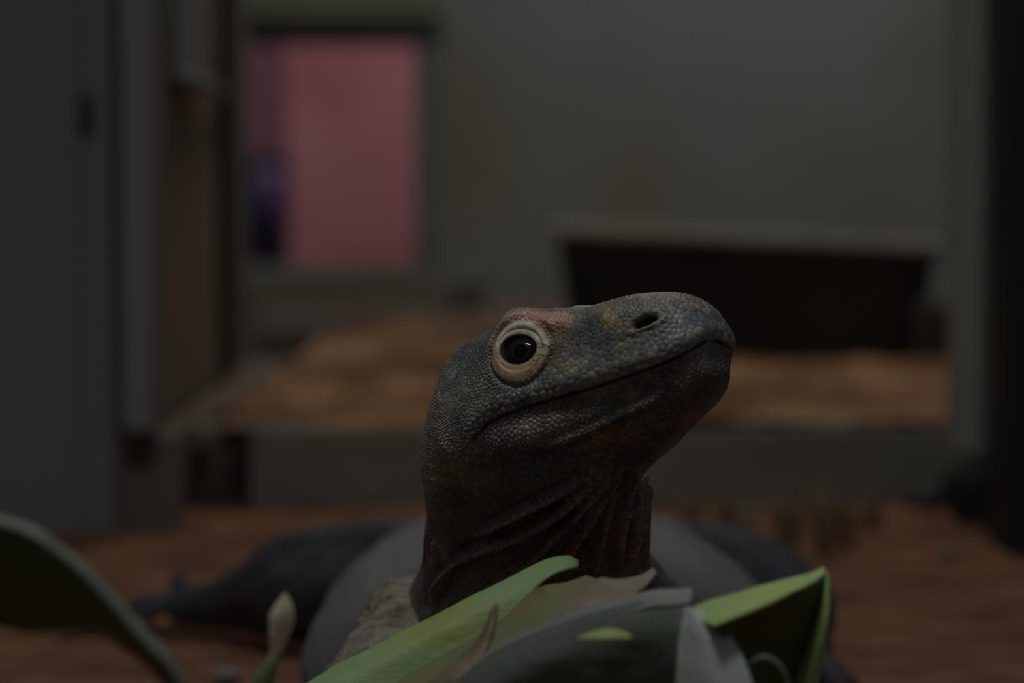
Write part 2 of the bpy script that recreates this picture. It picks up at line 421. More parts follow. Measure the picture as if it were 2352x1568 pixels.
def normals(P):
    du = np.gradient(P, axis=0)
    dv = np.roll(P, -1, 1) - np.roll(P, 1, 1)
    n = np.cross(du, dv)
    n /= (np.linalg.norm(n, axis=2, keepdims=True) + 1e-15)
    sgn = np.sum(n * (P - C[:, None]), axis=2).mean()
    return n if sgn > 0 else -n
def smooth_field(f, it):
    for _ in range(it):
        f = (f + np.roll(f, 1, 1) + np.roll(f, -1, 1) + np.concatenate([f[:1], f[:-1]]) + np.concatenate([f[1:], f[-1:]])) / 5
    return f
def hloc(P):
    q = P - HO
    return q @ HF, q @ HR, q @ HU
Nn = normals(P)
S, T_, Wl = hloc(P)
TA = np.abs(T_)
# brow domes over the eyes
dome = (rows < par[NH - 1] + 0.02)[:, None] * sstep(-0.104, -0.086, S) * sstep(-0.050, -0.066, S) * np.exp(-((TA - 0.024) / 0.011) ** 2) * sstep(0.020, 0.033, Wl)
P = P + Nn * smooth_field(dome * 0.0068, 6)[..., None]
Nn = normals(P)
S, T_, Wl = hloc(P)
TA = np.abs(T_)
PX, PY = project(P)
headm = (rows < par[NH - 1] + 0.02)[:, None]
fine = (rows < pN2)[:, None]
front = (np.sum(Nn * (CAM - P), axis=2) > 0) & (np.arange(NC)[None] < NR_ + 40)
def gp(cx, cy, sx, sy=None, ang=0):
    """soft patch of skin around a point of the near side"""
    sy = sy or sx; a = math.radians(ang)
    dx, dy = PX - cx, PY - cy
    u, v = dx * math.cos(a) + dy * math.sin(a), -dx * math.sin(a) + dy * math.cos(a)
    return np.exp(-(u / sx) ** 2 - (v / sy) ** 2) * front * fine
def polyd(pts, n=60):
    """distance in px to a smooth line, and the fraction along it"""
    L = catmull(np.array([(x, y, 0.0) for x, y in pts]), n)[:, :2]
    x0, x1, y0, y1 = L[:, 0].min() - 70, L[:, 0].max() + 70, L[:, 1].min() - 70, L[:, 1].max() + 70
    m = (PX > x0) & (PX < x1) & (PY > y0) & (PY < y1) & front & fine
    d = np.full(PX.shape, 1e3); tt = np.zeros(PX.shape)
    X, Y = PX[m], PY[m]
    best = np.full(X.shape, 1e6); bt = np.zeros(X.shape)
    for i in range(n - 1):
        a, b = L[i], L[i + 1]; ab = b - a; l2 = ab @ ab
        t = np.clip(((X - a[0]) * ab[0] + (Y - a[1]) * ab[1]) / l2, 0, 1)
        dd = np.hypot(X - a[0] - t * ab[0], Y - a[1] - t * ab[1])
        k = dd < best; best[k] = dd[k]; bt[k] = (i + t[k]) / (n - 1)
    d[m] = best; tt[m] = bt
    return d, tt
def ends(t, a=0.15): return sstep(0, a, t) * sstep(0, a, 1 - t)

# --- large forms
H = np.zeros(P.shape[:2])
mm = 0.001
# mouth line level in the head
wm = -0.0088 * (1 - np.exp(-(TA / 0.020) ** 2)) - 0.009 * sstep(-0.095, -0.122, S) + 0.0012 * np.exp(-((S + 0.075) / 0.02) ** 2)
dm = Wl - wm
mfade = sstep(-0.120, -0.104, S) * headm
H += mfade * (1.6 * mm * np.exp(-((dm - 0.0055) / 0.0045) ** 2) - 1.9 * mm * np.exp(-((dm + 0.006) / 0.007) ** 2))
# eye frame on the near side; the far side takes |t|
j0 = np.argmin(np.where(headm & (T_ > 0), (S + 0.082) ** 2 + (Wl - 0.0222) ** 2, 9))
E = P.reshape(-1, 3)[j0].copy()
# shift so that the eye falls where it looks out from
k = np.argmin(np.where(headm & (T_ > 0) & front, (PX - 1190) ** 2 + (PY - 802) ** 2, 1e9))
E = P.reshape(-1, 3)[k].copy(); nE = Nn.reshape(-1, 3)[k].copy()
nE = nE + 0.15 * HU * 0; nE /= np.linalg.norm(nE)
e2 = np.array([0, 0, 1.0]); e2 -= nE * (e2 @ nE); e2 /= np.linalg.norm(e2)
e1 = np.cross(e2, nE); e1 *= np.sign(e1 @ HF)
def tol(v): return np.array([v @ HF, v @ HR, v @ HU])
El = tol(E - HO); e1l, e2l, nl = tol(e1), tol(e2), tol(nE)
ql = np.stack([S - El[0], TA - El[1], Wl - El[2]], -1)
PXM = FPX / np.linalg.norm(E - CAM)
fs = abs(e1[0])
A = (ql @ e1l) * PXM * fs; B = (ql @ e2l) * PXM
depthok = headm & ((ql @ nl) > -0.02)
ro = np.sqrt(((A - 0) / 37) ** 2 + (B / 35) ** 2)
rl = np.sqrt(((A - 4) / 60) ** 2 + np.where(B > 0, B / 68, B / 76) ** 2)
frac = np.clip((ro - 1) / np.maximum(ro - 1 + (1 - rl) * 1.6, 1e-4), 0, 1)
lid = (ro > 1) & (rl < 1) & depthok
brow = np.exp(-((B - 68) / 15) ** 2) * sstep(-75, -40, A) * sstep(120, 70, A) * depthok
arc = np.sqrt(((A - 8) / 76) ** 2 + (B / 84) ** 2)
brow2 = np.exp(-((arc - 1.0) / 0.10) ** 2) * sstep(-15, 20, B) * depthok * sstep(95, 60, A)
H += 1.0 * mm * brow + 1.6 * mm * brow2
H += np.where(depthok, 1.2 * mm * np.exp(-((rl - 0.82) / 0.2) ** 2), 0)
H -= np.where(depthok & (B < 10), 1.3 * mm * np.exp(-((rl - 1.12) / 0.07) ** 2), 0) * sstep(10, -10, B)
H -= np.where(depthok & (A > 0), 0.8 * mm * np.exp(-((rl - 1.25) / 0.15) ** 2), 0)
H -= np.where(depthok, 3.6 * mm * sstep(1.04, 0.86, ro), 0)
H -= np.where(lid & (B > 5), 0.8 * mm * np.exp(-((frac - 0.5) / 0.09) ** 2), 0) * sstep(5, 20, B)
H -= np.where(lid & (B < -25), 0.4 * mm * np.exp(-((frac - 0.45) / 0.08) ** 2), 0)
# hollow in front of the eye, ridge from eye to nostril, swollen nose
H -= headm * 2.6 * mm * np.exp(-((S + 0.058) / 0.014) ** 2 - ((Wl - 0.016) / 0.010) ** 2)
H -= headm * 1.8 * mm * np.exp(-((S + 0.066) / 0.010) ** 2 - ((Wl - 0.036) / 0.012) ** 2)
H += headm * 1.6 * mm * np.exp(-((S + 0.024) / 0.016) ** 2 - ((Wl - 0.022) / 0.010) ** 2)
# nostril
k = np.argmin(np.where(headm & (T_ > 0) & front, (PX - 1483) ** 2 + (PY - 739) ** 2, 1e9))
Nv = P.reshape(-1, 3)[k].copy(); nN = Nn.reshape(-1, 3)[k].copy()
n2 = np.array([0, 0, 1.0]); n2 -= nN * (n2 @ nN); n2 /= np.linalg.norm(n2)
n1 = np.cross(n2, nN); n1 *= np.sign(n1 @ HF)
Nl = tol(Nv - HO)
qn = np.stack([S - Nl[0], TA - Nl[1], Wl - Nl[2]], -1)
NA = (qn @ tol(n1)) * PXM * abs(n1[0]); NB = (qn @ tol(n2)) * PXM * math.hypot(n2[2], 0)
an = math.radians(27)
u, v = NA * math.cos(an) + NB * math.sin(an), -NA * math.sin(an) + NB * math.cos(an)
v = v + 0.003 * u * u - 1
nr = np.sqrt((u / 26) ** 2 + (v / 11.5) ** 2)
nok = headm & ((qn @ tol(nN)) > -0.012)
H += np.where(nok, 0.9 * mm * np.exp(-((nr - 1.45) / 0.35) ** 2), 0)
H -= np.where(nok, 7.0 * mm * sstep(1.08, 0.55, nr), 0)
# jaw muscle and the swollen end of the lower jaw behind the mouth corner
H += 2.5 * mm * gp(1060, 950, 45, 110, 15) + 2.0 * mm * gp(1210, 985, 110, 26, -14)
H -= 2.6 * mm * gp(1235, 1048, 100, 16, -18)
H -= 2.0 * mm * gp(1105, 1085, 50, 22, -20)
H += 1.2 * mm * gp(1320, 850, 110, 28, -25)
# folds of the throat
FOLDS = [
    ([(1085, 1240), (1118, 1221), (1215, 1168), (1300, 1124), (1380, 1072)], 11, 2.6),
    ([(985, 1420), (1000, 1375), (1021, 1330), (1070, 1282), (1179, 1236), (1260, 1190), (1350, 1115), (1420, 1058)], 13, 3.6),
    ([(1130, 1345), (1203, 1301), (1278, 1226), (1350, 1150), (1420, 1080)], 11, 2.6),
    ([(1290, 1300), (1335, 1225), (1390, 1140), (1440, 1070)], 10, 2.0),
    ([(1415, 1310), (1418, 1240), (1428, 1170), (1445, 1105), (1475, 1060)], 12, 3.4),
    ([(1440, 1310), (1455, 1240), (1458, 1170), (1468, 1110), (1490, 1070)], 10, 2.8),
    ([(1360, 1320), (1375, 1260), (1395, 1190), (1420, 1120)], 9, 1.6),
    ([(1462, 1290), (1478, 1230), (1480, 1160), (1484, 1110)], 8, 2.0),
    ([(1000, 1235), (1003, 1270), (998, 1310)], 9, 2.0),
    ([(1235, 1035), (1330, 1000), (1440, 950), (1540, 900)], 12, 1.0),
]
foldcol = np.zeros_like(H)
for pts, sg, amp in FOLDS:
    d, t = polyd(pts)
    e = ends(t)
    sg *= 0.8; H += e * amp * 1.5 * mm * (np.exp(-(d / sg) ** 2) - 0.25 * np.exp(-((d - 2.0 * sg) / (0.9 * sg)) ** 2))
    foldcol = np.maximum(foldcol, e * np.exp(-(d / sg) ** 2))
d, t = polyd([(985, 1215), (982, 1280), (978, 1350), (975, 1420)]); H -= 3.0 * mm * ends(t) * np.exp(-(d / 13) ** 2)
d, t = polyd([(1130, 1120), (1180, 1090), (1250, 1062), (1330, 1030)]); H -= 1.6 * mm * ends(t) * np.exp(-(d / 14) ** 2)
H += 1.8 * mm * gp(1486, 1122, 16, 26) + 2.4 * mm * gp(1500, 1074, 34, 24, -45) + 1.0 * mm * gp(1478, 1245, 16, 16) - 2.2 * mm * gp(1486, 1195, 14, 22) - 3.5 * mm * gp(1480, 1300, 26, 24) + 2.2 * mm * gp(1548, 1022, 55, 30, -42)
# knobs on the outline of the throat and nape
nz = np.zeros_like(H)
H = smooth_field(H, 2)
# wrinkles of the neck skin
wr = np.sin(PY / 4.6 + 1.5 * np.sin(PX / 17.0)) * gp(1015, 1095, 45, 40) * 0.35 * mm
H += wr
P = P + Nn * H[..., None]
# lip crease, cut sharply
Nn = normals(P)
crease = mfade * np.exp(-(dm / 0.0008) ** 2)
P = P - Nn * (crease * 1.7 * mm)[..., None]
# the trunk is slack: broad soft folds; flattened where it lies on the ground
tz = sstep(pT - 0.02, pT + 0.06, rows)[:, None]
soft = np.zeros_like(H)
lo_rows = np.where(rows > pN2)[0]
for i in lo_rows:
    for jx in range(NC):
        q = P[i, jx]
        soft[i, jx] = mnoise.noise((q[0] * 22, q[1] * 9, q[2] * 22)) + 0.4 * mnoise.noise((q[0] * 60, q[1] * 30, q[2] * 60))
P = P + Nn * (soft * 0.0035 * tz)[..., None]
P[..., 2] = np.maximum(P[..., 2], 0.003)

# --- scales
Nn = normals(P)
front = (np.sum(Nn * (CAM - P), axis=2) > -0.02) & (np.arange(NC)[None] < NR_ + 40)
rad = np.full(H.shape, 2.3 * mm)
rad = rad + headm * (sstep(-0.075, -0.05, S) * 0.7 * mm)
lab = mfade * (np.exp(-((dm - 0.004) / 0.0035) ** 2)) * sstep(0.0, 0.001, dm)
rad = rad + 2.3 * mm * lab + 0.9 * mm * mfade * sstep(0.008, 0.012, dm) * sstep(0.026, 0.018, dm) * sstep(-0.09, -0.07, S)
rad = rad + 1.3 * mm * gp(1200, 985, 100, 26, -14) + 0.5 * mm * gp(1400, 1000, 130, 40, -25)
rad = np.where(lid, 1.2 * mm, rad)
rad = rad - 0.5 * mm * gp(1035, 960, 50, 120)
rad = np.where(rows[:, None] > pN1, 2.6 * mm, rad)
rad = rad * (0.66 + 0.12 * lab / (lab.max() + 1e-9)); rad = np.where((rows[:, None] > pN1) & ~lid, 2.2 * mm, rad)
use = np.where(rows < pN2 + 0.02)[0]; nu = use[-1] + 1
Pf = P[:nu].reshape(-1, 3); rf = rad[:nu].ravel()
kd = kdtree.KDTree(len(Pf))
for i, q in enumerate(Pf): kd.insert(q, i)
kd.balance()
taken = np.zeros(len(Pf), bool)
order = rng.permutation(len(Pf))
seeds = []
for i in order:
    if taken[i]: continue
    seeds.append(i)
    for _, jx, _ in kd.find_range(Pf[i], rf[i] * 0.92): taken[jx] = True
seeds = np.array(seeds)
k2 = kdtree.KDTree(len(seeds))
for i, q in enumerate(seeds): k2.insert(Pf[q], i)
k2.balance()
F1 = np.empty(len(Pf)); F2 = np.empty(len(Pf)); ID = np.empty(len(Pf), int)
for i, q in enumerate(Pf):
    r = k2.find_n(q, 2)
    F1[i], F2[i], ID[i] = r[0][2], r[1][2], r[0][1]
edge = ((F2 - F1) / rf).reshape(nu, NC)
bead = sstep(0.0, 0.7, edge) * (1 - 0.45 * np.minimum((F1 / (0.75 * rf)).reshape(nu, NC) ** 2, 1))
sid = ID.reshape(nu, NC)
srand = rng.random(len(seeds))[sid]; srand2 = rng.random(len(seeds))[sid]
amp = np.minimum(rad[:nu] * 0.26, 0.56 * mm) * (1 - 0.45 * (headm * sstep(-0.10, -0.04, S))[:nu])
Wm = (lid | (ro < 1.06) & depthok)[:nu]
amp = np.where(Wm, 0.12 * mm, amp)
amp = np.where((nr < 1.15)[:nu] & nok[:nu], 0.05 * mm, amp)
amp = amp * (1 - 0.75 * crease[:nu])
# strong knobs along nape and back of the neck, flat large scales on the nose
amp = amp * (1 + 0.5 * (srand - 0.5) + 1.0 * gp(1000, 1030, 60, 220)[:nu] - 0.6 * gp(1110, 1160, 110, 60)[:nu] + 0.5 * gp(1090, 830, 60, 60)[:nu] - 0.30 * gp(1600, 760, 90, 60)[:nu])
disp = bead * amp
endf = sstep(nu - 1, nu - 14, np.arange(nu))[:, None]
P[:nu] += Nn[:nu] * (disp * endf)[..., None]

# --- skin pigment, plus some painted shade and light
def g_(c):
    c = np.array(c); m_ = c.mean(); return np.maximum(m_ + (c - m_) * 0.95, 0.01) * (m_ / 0.125) ** 0.25

cl = lambda *c: np.array(c)
K = np.empty(P.shape); K[:] = cl(0.125, 0.125, 0.128)
def paint(m, c, a=1.0):
    global K
    m = np.clip(m * a, 0, 1)[..., None]
    K = K * (1 - m) + np.array(c) * m
hm = (rows < pN2)[:, None] * np.ones_like(H)
paint(hm, (0.138, 0.134, 0.115))
paint(mfade * sstep(-0.001, 0.002, dm) * sstep(0.03, 0.012, dm), (0.185, 0.182, 0.165), 0.9)      # upper lip
paint(mfade * sstep(0.001, -0.002, dm), (0.085, 0.075, 0.062), 0.8)                                # lower jaw
for cx, cy, sx, sy, an_, c, a in [
    (1600, 745, 70, 45, 20, (0.17, 0.175, 0.19), .8), (1610, 730, 40, 18, 25, (0.15, 0.165, 0.22), .6),
    (1570, 692, 50, 16, 5, (0.23, 0.155, 0.11), .8), (1520, 690, 60, 10, 0, (0.16, 0.16, 0.15), .6),
    (1402, 735, 26, 24, 0, (0.30, 0.21, 0.08), .85), (1385, 715, 28, 18, 0, (0.25, 0.20, 0.11), .7),
    (1340, 755, 60, 36, 10, (0.095, 0.10, 0.105), .8), (1425, 782, 45, 14, -10, (0.085, 0.088, 0.09), .6),
    (1425, 795, 16, 7, -15, (0.32, 0.27, 0.11), .7), (1300, 845, 40, 22, -25, (0.19, 0.18, 0.10), .7),
    (1380, 850, 90, 26, -25, (0.17, 0.185, 0.155), .7), (1340, 885, 60, 14, -12, (0.21, 0.21, 0.23), .7),
    (1590, 770, 50, 22, -20, (0.20, 0.185, 0.19), .6), (1650, 770, 26, 22, 30, (0.20, 0.15, 0.145), .5),
    (1520, 780, 35, 20, 0, (0.15, 0.175, 0.17), .6),
    (1078, 805, 42, 36, -20, (0.085, 0.09, 0.10), .8), (1150, 885, 60, 30, -10, (0.15, 0.155, 0.14), .6),
    (1060, 900, 50, 60, 0, (0.19, 0.19, 0.14), .7), (1010, 1000, 40, 90, 0, (0.26, 0.255, 0.185), .75),
    (1030, 930, 16, 34, 0, (0.22, 0.225, 0.17), .6), (1010, 1080, 36, 26, 0, (0.23, 0.215, 0.14), .7),
    (1005, 1098, 20, 12, 0, (0.28, 0.20, 0.08), .6), (972, 1140, 28, 110, 0, (0.27, 0.265, 0.18), .8),
    (1170, 925, 50, 16, -12, (0.10, 0.10, 0.11), .8), (1130, 990, 60, 26, -18, (0.15, 0.15, 0.165), .7),
    (1210, 992, 100, 24, -16, (0.28, 0.26, 0.21), .85), (1290, 960, 40, 16, -10, (0.19, 0.12, 0.085), .7),
    (1390, 930, 70, 20, -18, (0.10, 0.105, 0.075), .7), (1290, 1015, 40, 16, -20, (0.20, 0.17, 0.14), .6),
    (1390, 1005, 70, 26, -28, (0.19, 0.10, 0.085), .75), (1510, 920, 60, 24, -35, (0.14, 0.085, 0.07), .6),
    (1440, 890, 24, 14, 0, (0.17, 0.085, 0.06), .6), (1580, 850, 60, 30, -20, (0.10, 0.09, 0.08), .6),
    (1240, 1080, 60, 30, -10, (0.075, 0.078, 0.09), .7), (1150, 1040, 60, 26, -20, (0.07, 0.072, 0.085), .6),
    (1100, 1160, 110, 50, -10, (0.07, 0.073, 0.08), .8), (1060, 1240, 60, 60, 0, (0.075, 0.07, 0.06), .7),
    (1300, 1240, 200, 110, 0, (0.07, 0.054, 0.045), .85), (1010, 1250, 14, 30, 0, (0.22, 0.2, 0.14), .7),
    (985, 1310, 22, 110, 0, (0.06, 0.06, 0.06), .8), (1480, 1150, 22, 90, 0, (0.06, 0.056, 0.048), .6),  # first patch paints the shadow strip down the nape
]:
    paint(gp(cx, cy, sx, sy, an_), g_(c), min(1.0, a * 1.15))
paint(foldcol * (PY > 1040), (0.20, 0.145, 0.112), 0.85)  # bright crests of the folds painted in as lighter colour
# scale by scale variation; dark scales with pale seams before the eye, dark seams elsewhere
kf = K[:nu]
seam = sstep(0.22, 0.0, edge)
lore = np.clip(gp(1330, 770, 75, 50, 10) + gp(1420, 785, 60, 16, -8) + 0.7 * gp(1070, 930, 50, 100) + 0.8 * gp(970, 1150, 40, 150), 0, 1)[:nu]
sn = np.array([mnoise.noise(tuple(Pf[i_] * 95)) + 0.7 * mnoise.noise(tuple(Pf[i_] * 260)) for i_ in seeds])[sid]
kf *= (0.66 + 0.68 * srand)[..., None] * (1 + 0.42 * sn)[..., None]
kf *= 1 + np.clip(sn, -1, 1)[..., None] * np.array((0.10, 0.03, -0.16))
snt = (headm * sstep(-0.07, -0.03, S))[:nu]
kf *= (1 - 0.6 * (1 - 0.75 * snt) * seam * (1 - lore) * (1 - Wm))[..., None]
kf = kf * (1 - (lore * seam * 0.8)[..., None]) + np.array((0.20, 0.20, 0.15)) * (lore * seam * 0.8)[..., None]
tint = (srand2 - 0.5)[..., None] * np.array((0.10, 0.02, -0.12))
kf *= 1 + tint
K[:nu] = kf
# around the eye (both sides)
pk = np.clip(brow2 * 1.2 + depthok * sstep(62, 76, B) * sstep(112, 96, B) * sstep(-62, -30, A) * sstep(112, 80, A) + np.exp(-((B - 72) / 16) ** 2) * sstep(-70, -30, A) * sstep(118, 80, A) * depthok, 0, 1)
vr = np.zeros(H.shape); vr[:nu] = srand
paint(pk * sstep(-40, 0, A), (0.52, 0.27, 0.20), 0.85); paint(pk * sstep(10, -30, A), (0.42, 0.28, 0.18), 0.8)
paint(np.exp(-((A - 88) / 20) ** 2 - ((B - 50) / 30) ** 2) * depthok, (0.26, 0.165, 0.085), 0.7)
paint(np.exp(-((A - 75) / 30) ** 2 - ((B + 20) / 45) ** 2) * depthok, (0.15, 0.12, 0.08), 0.7)
ring = depthok * sstep(1.05, 0.93, rl)
up = sstep(-12, 8, B)
paint(ring * (1 - up), (0.48, 0.34, 0.21), 0.95)
paint(ring * (1 - up) * sstep(0, 40, A), (0.55, 0.42, 0.20), 0.6)
paint(ring * up, (0.74, 0.68, 0.50), 0.98)
paint(ring * up * np.exp(-((frac - 0.5) / 0.08) ** 2), (0.45, 0.40, 0.28), 0.7)
paint(depthok * sstep(1.16, 1.02, ro + 0.03 * (vr - 0.5)), (0.035, 0.028, 0.03), 0.97)
paint(ring * sstep(-44, -56, A), (0.20, 0.15, 0.11), 0.7)
paint(depthok * np.exp(-((A - 52) / 20) ** 2 - ((B - 12) / 11) ** 2) * sstep(0.30, 0.55, vr + 0.25), (0.05, 0.042, 0.04), 0.95)
paint(ring * (1 - up) * np.exp(-((frac - 0.7) / 0.16) ** 2) * sstep(0, -30, B), (0.30, 0.19, 0.13), 0.7)
paint(ring * (1 - up) * sstep(0.55, 0.85, vr) * sstep(10, 40, A), (0.14, 0.10, 0.06), 0.8)
paint(ring * up * np.exp(-((frac - 0.93) / 0.08) ** 2) * sstep(20, 45, A), (0.45, 0.25, 0.11), 0.8)
# nostril and mouth seam
paint(nok * sstep(1.7, 1.25, nr), (0.22, 0.185, 0.14), 0.7)
paint(nok * sstep(1.02, 0.85, nr), (0.022, 0.012, 0.010), 1.0)
paint(nok * sstep(1.15, 0.9, nr) * sstep(-6, -18, u), (0.11, 0.035, 0.025), 0.8)
paint(mfade * np.exp(-((dm + 0.0002) / 0.0008) ** 2), (0.035, 0.024, 0.022), 0.85)
# trunk
paint(tz * np.ones_like(H), (0.17, 0.168, 0.172))

# --- faces with the holes of the four legs cut out
ncol = lambda deg: int(np.argmin(np.abs(phi - math.radians(deg))))
nrow = lambda y: int(np.argmin(np.abs(C[:, 1] - y) + (rows < pN2) * 9))
hind_tone, dark = (0.055, 0.056, 0.062), (0.07, 0.07, 0.075)  # hind legs a darker tone than the trunk
g = np.array
LEGS = [  # rows y0..y1, columns deg0..deg1, path (x,y,z), radii, colour
    (1.90, 1.97, 72, 128, [(-.048, 1.89, .100), (-.054, 1.84, .098), (-.068, 1.795, .086), (-.082, 1.775, .062), (-.088, 1.75, .035), (-.088, 1.715, .020), (-.088, 1.68, .016)], [.028, .024, .021, .020, .018, .016, .010], (0.25, 0.225, 0.155)),
    (1.92, 2.00, 232, 288, [(.105, 1.93, .075), (.122, 1.905, .070), (.130, 1.87, .058), (.128, 1.82, .040), (.122, 1.79, .026), (.120, 1.76, .020), (.120, 1.73, .016)], [.030, .027, .024, .022, .020, .017, .010], (0.12, 0.115, 0.10)),
    (2.55, 2.68, 62, 122, [(-.090, 2.62, .050), (-.125, 2.615, .045), (-.155, 2.62, .041), (-.182, 2.66, .030), (-.203, 2.70, .021), (-.225, 2.725, .016), (-.25, 2.74, .012)], [.041, .041, .039, .028, .021, .018, .012], hind_tone),
    (2.55, 2.68, 238, 298, [(.110, 2.60, .052), (.145, 2.57, .054), (.174, 2.55, .048), (.192, 2.52, .036), (.192, 2.48, .022), (.192, 2.44, .016), (.192, 2.40, .012)], [.040, .038, .036, .029, .023, .018, .010], hind_tone),
]
V = list(P.reshape(-1, 3)); COLS = list(K.reshape(-1, 3))
hole = np.zeros((NR, NC), bool)
Fx = []; legends = []
for y0, y1, d0, d1, path, radii, colr in LEGS:
    r0, r1, c0, c1 = nrow(y0), nrow(y1), ncol(d0), ncol(d1)
    hole[r0:r1, c0:c1] = True
    loop = [(r0, c) for c in range(c0, c1)] + [(r, c1) for r in range(r0, r1)] + [(r1, c) for c in range(c1, c0, -1)] + [(r, c0) for r in range(r1, r0, -1)]
    idx = [r * NC + c for r, c in loop]
    NRG = 110 if y0 == 1.90 else 34
    L0 = g([V[i] for i in idx]); cen0 = L0.mean(0)
    Qp = catmull(np.column_stack([np.vstack([cen0, g(path)]), [radii[0] * 1.1] + radii]), NRG)
    Cc, rads = Qp[:, :3], Qp[:, 3]
    Tn = np.gradient(Cc, axis=0); Tn /= np.linalg.norm(Tn, axis=1)[:, None]
    q = L0 - cen0
    ax = Tn[NRG // 11]
    a1 = np.cross(ax, [0, 0, 1.0]); a1 /= np.linalg.norm(a1); a2 = np.cross(ax, a1)
    ang = np.unwrap(np.arctan2(q @ a2, q @ a1))
    # even angles in the order of the loop
    m = len(idx); sg = np.sign(ang[-1] - ang[0]); arcl = np.concatenate([[0], np.cumsum(np.linalg.norm(np.diff(L0, axis=0), axis=1))]); arcl /= arcl[-1] + np.linalg.norm(L0[0] - L0[-1])
    even = ang[0] + sg * 2 * math.pi * arcl
    prev = idx
    for kx in range(1, NRG):
        t = Tn[kx]; a1 = a1 - t * (a1 @ t); a1 /= np.linalg.norm(a1); a2 = np.cross(t, a1)
        bl = sstep(0, NRG * 0.2, kx)
        ring = Cc[kx] + rads[kx] * (np.cos(even)[:, None] * a1 + np.sin(even)[:, None] * a2)
        ring = L0 * (1 - bl) + (Cc[kx] - Cc[0]) * (1 - bl) * 0.6 + ring * bl
        wob = g([mnoise.noise(tuple(p * 55)) for p in ring]) * 0.0026 * bl
        if y0 == 1.90: wob = wob + g([abs(mnoise.noise(tuple(p * 210))) + 0.7 * abs(mnoise.noise((p[0] * 90, p[1] * 90, p[2] * 90))) for p in ring]) * 0.0036 * bl
        ring = ring + wob[:, None] * (ring - Cc[kx]) / (rads[kx] + 1e-4)
        ring[:, 2] = np.maximum(ring[:, 2], 0.0015)
        base = len(V); V.extend(ring)
        for p in ring:
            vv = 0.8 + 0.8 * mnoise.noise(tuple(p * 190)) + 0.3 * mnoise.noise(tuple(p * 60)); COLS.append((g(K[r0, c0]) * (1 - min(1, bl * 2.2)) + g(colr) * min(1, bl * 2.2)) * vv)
        cur = list(range(base, base + m))
        for jx in range(m):
            kx2 = (jx + 1) % m
            Fx.append((prev[jx], prev[kx2], cur[kx2], cur[jx]))
        prev = cur
    V.append(Cc[-1] + Tn[-1] * 0.003); COLS.append(colr)
    for jx in range(m): Fx.append((prev[jx], prev[(jx + 1) % m], len(V) - 1))
    legends.append((Cc[-2], Tn[-1], colr))
CLAWS = []
def toe(o, d, spread, ln, lift, r, colr):
    """one toe: three bends, claw at its end"""
    c_, s_ = math.cos(spread), math.sin(spread)
    dd = g([d[0] * c_ - d[1] * s_, d[0] * s_ + d[1] * c_, 0]); dd /= np.linalg.norm(dd)
    pts = [o - dd * .006, o + dd * ln * .3 + g([0, 0, .004 + lift * .6]), o + dd * ln * .65 + g([0, 0, .002 + lift]), o + dd * ln + g([0, 0, -.006 + lift * .75])]
    for p in pts: p[2] = max(p[2], r * .9)
    tv, tf = tube(pts, [r * 1.1, r, r * .95, r * .7], 10, 14)
    b = len(V); V.extend(tv); COLS.extend([colr] * len(tv)); Fx.extend([tuple(b + i for i in f) for f in tf])
    e = pts[-1]
    CLAWS.append(([e - dd * .002, e + dd * .005 + g([0, 0, .002]), e + dd * .011 + g([0, 0, -.001]), e + dd * .015 + g([0, 0, -.005])], r * .6))
for li, (o, d, colr) in enumerate(legends):
    hind = li >= 2
    for ti, (sp, ln) in enumerate([(-.75, .022), (-.38, .034), (0, .040), (.36, .042), (.85, .026)]):
        ln = ln * (1.15 if hind else 0.9)
        toe(o.copy(), d, sp, ln, .017 if (li == 2 and ti == 0) else 0.0, .0075 if hind else .005, colr)
F = []
nc = np.arange(NC)
for i in range(NR - 1):
    a = i * NC + nc; b = i * NC + (nc + 1) % NC
    q = np.stack([a, b, b + NC, a + NC], 1)
    F.extend(map(tuple, (q[~hole[i]] if hole[i].any() else q).tolist()))
V.append(P[0].mean(0) + HF * 0.0002); COLS.append(K[0].mean(0)); V.append(P[-1].mean(0)); COLS.append(K[-1].mean(0))
for jx in range(NC):
    F.append((len(V) - 2, (jx + 1) % NC, jx)); F.append((len(V) - 1, (NR - 1) * NC + jx, (NR - 1) * NC + (jx + 1) % NC))
F.extend(Fx)

M_skin = bpy.data.materials.new('lizard_skin'); M_skin.use_nodes = True
nt = M_skin.node_tree; N = nt.nodes; L = nt.links; p = N['Principled BSDF']
at = N.new('ShaderNodeAttribute'); at.attribute_name = 'pigment'
tc = N.new('ShaderNodeTexCoord'); n1_ = N.new('ShaderNodeTexNoise'); n1_.inputs['Scale'].default_value = 420; n1_.inputs['Detail'].default_value = 5
mr = N.new('ShaderNodeMapRange'); mr.inputs['From Min'].default_value = .3; mr.inputs['From Max'].default_value = .7; mr.inputs['To Min'].default_value = .72; mr.inputs['To Max'].default_value = 1.25
mx = N.new('ShaderNodeMix'); mx.data_type = 'RGBA'; mx.blend_type = 'MULTIPLY'; mx.inputs['Factor'].default_value = 1
bp = N.new('ShaderNodeBump'); bp.inputs['Strength'].default_value = 0.35; bp.inputs['Distance'].default_value = 0.0006
L.new(tc.outputs['Object'], n1_.inputs['Vector']); L.new(n1_.outputs['Fac'], mr.inputs['Value'])
L.new(at.outputs['Color'], mx.inputs['A']); L.new(mr.outputs['Result'], mx.inputs['B']); L.new(mx.outputs['Result'], p.inputs['Base Color'])
L.new(n1_.outputs['Fac'], bp.inputs['Height']); L.new(bp.outputs['Normal'], p.inputs['Normal'])
L.new(at.outputs['Alpha'], p.inputs['Roughness']); p.inputs['Specular IOR Level'].default_value = 0.45

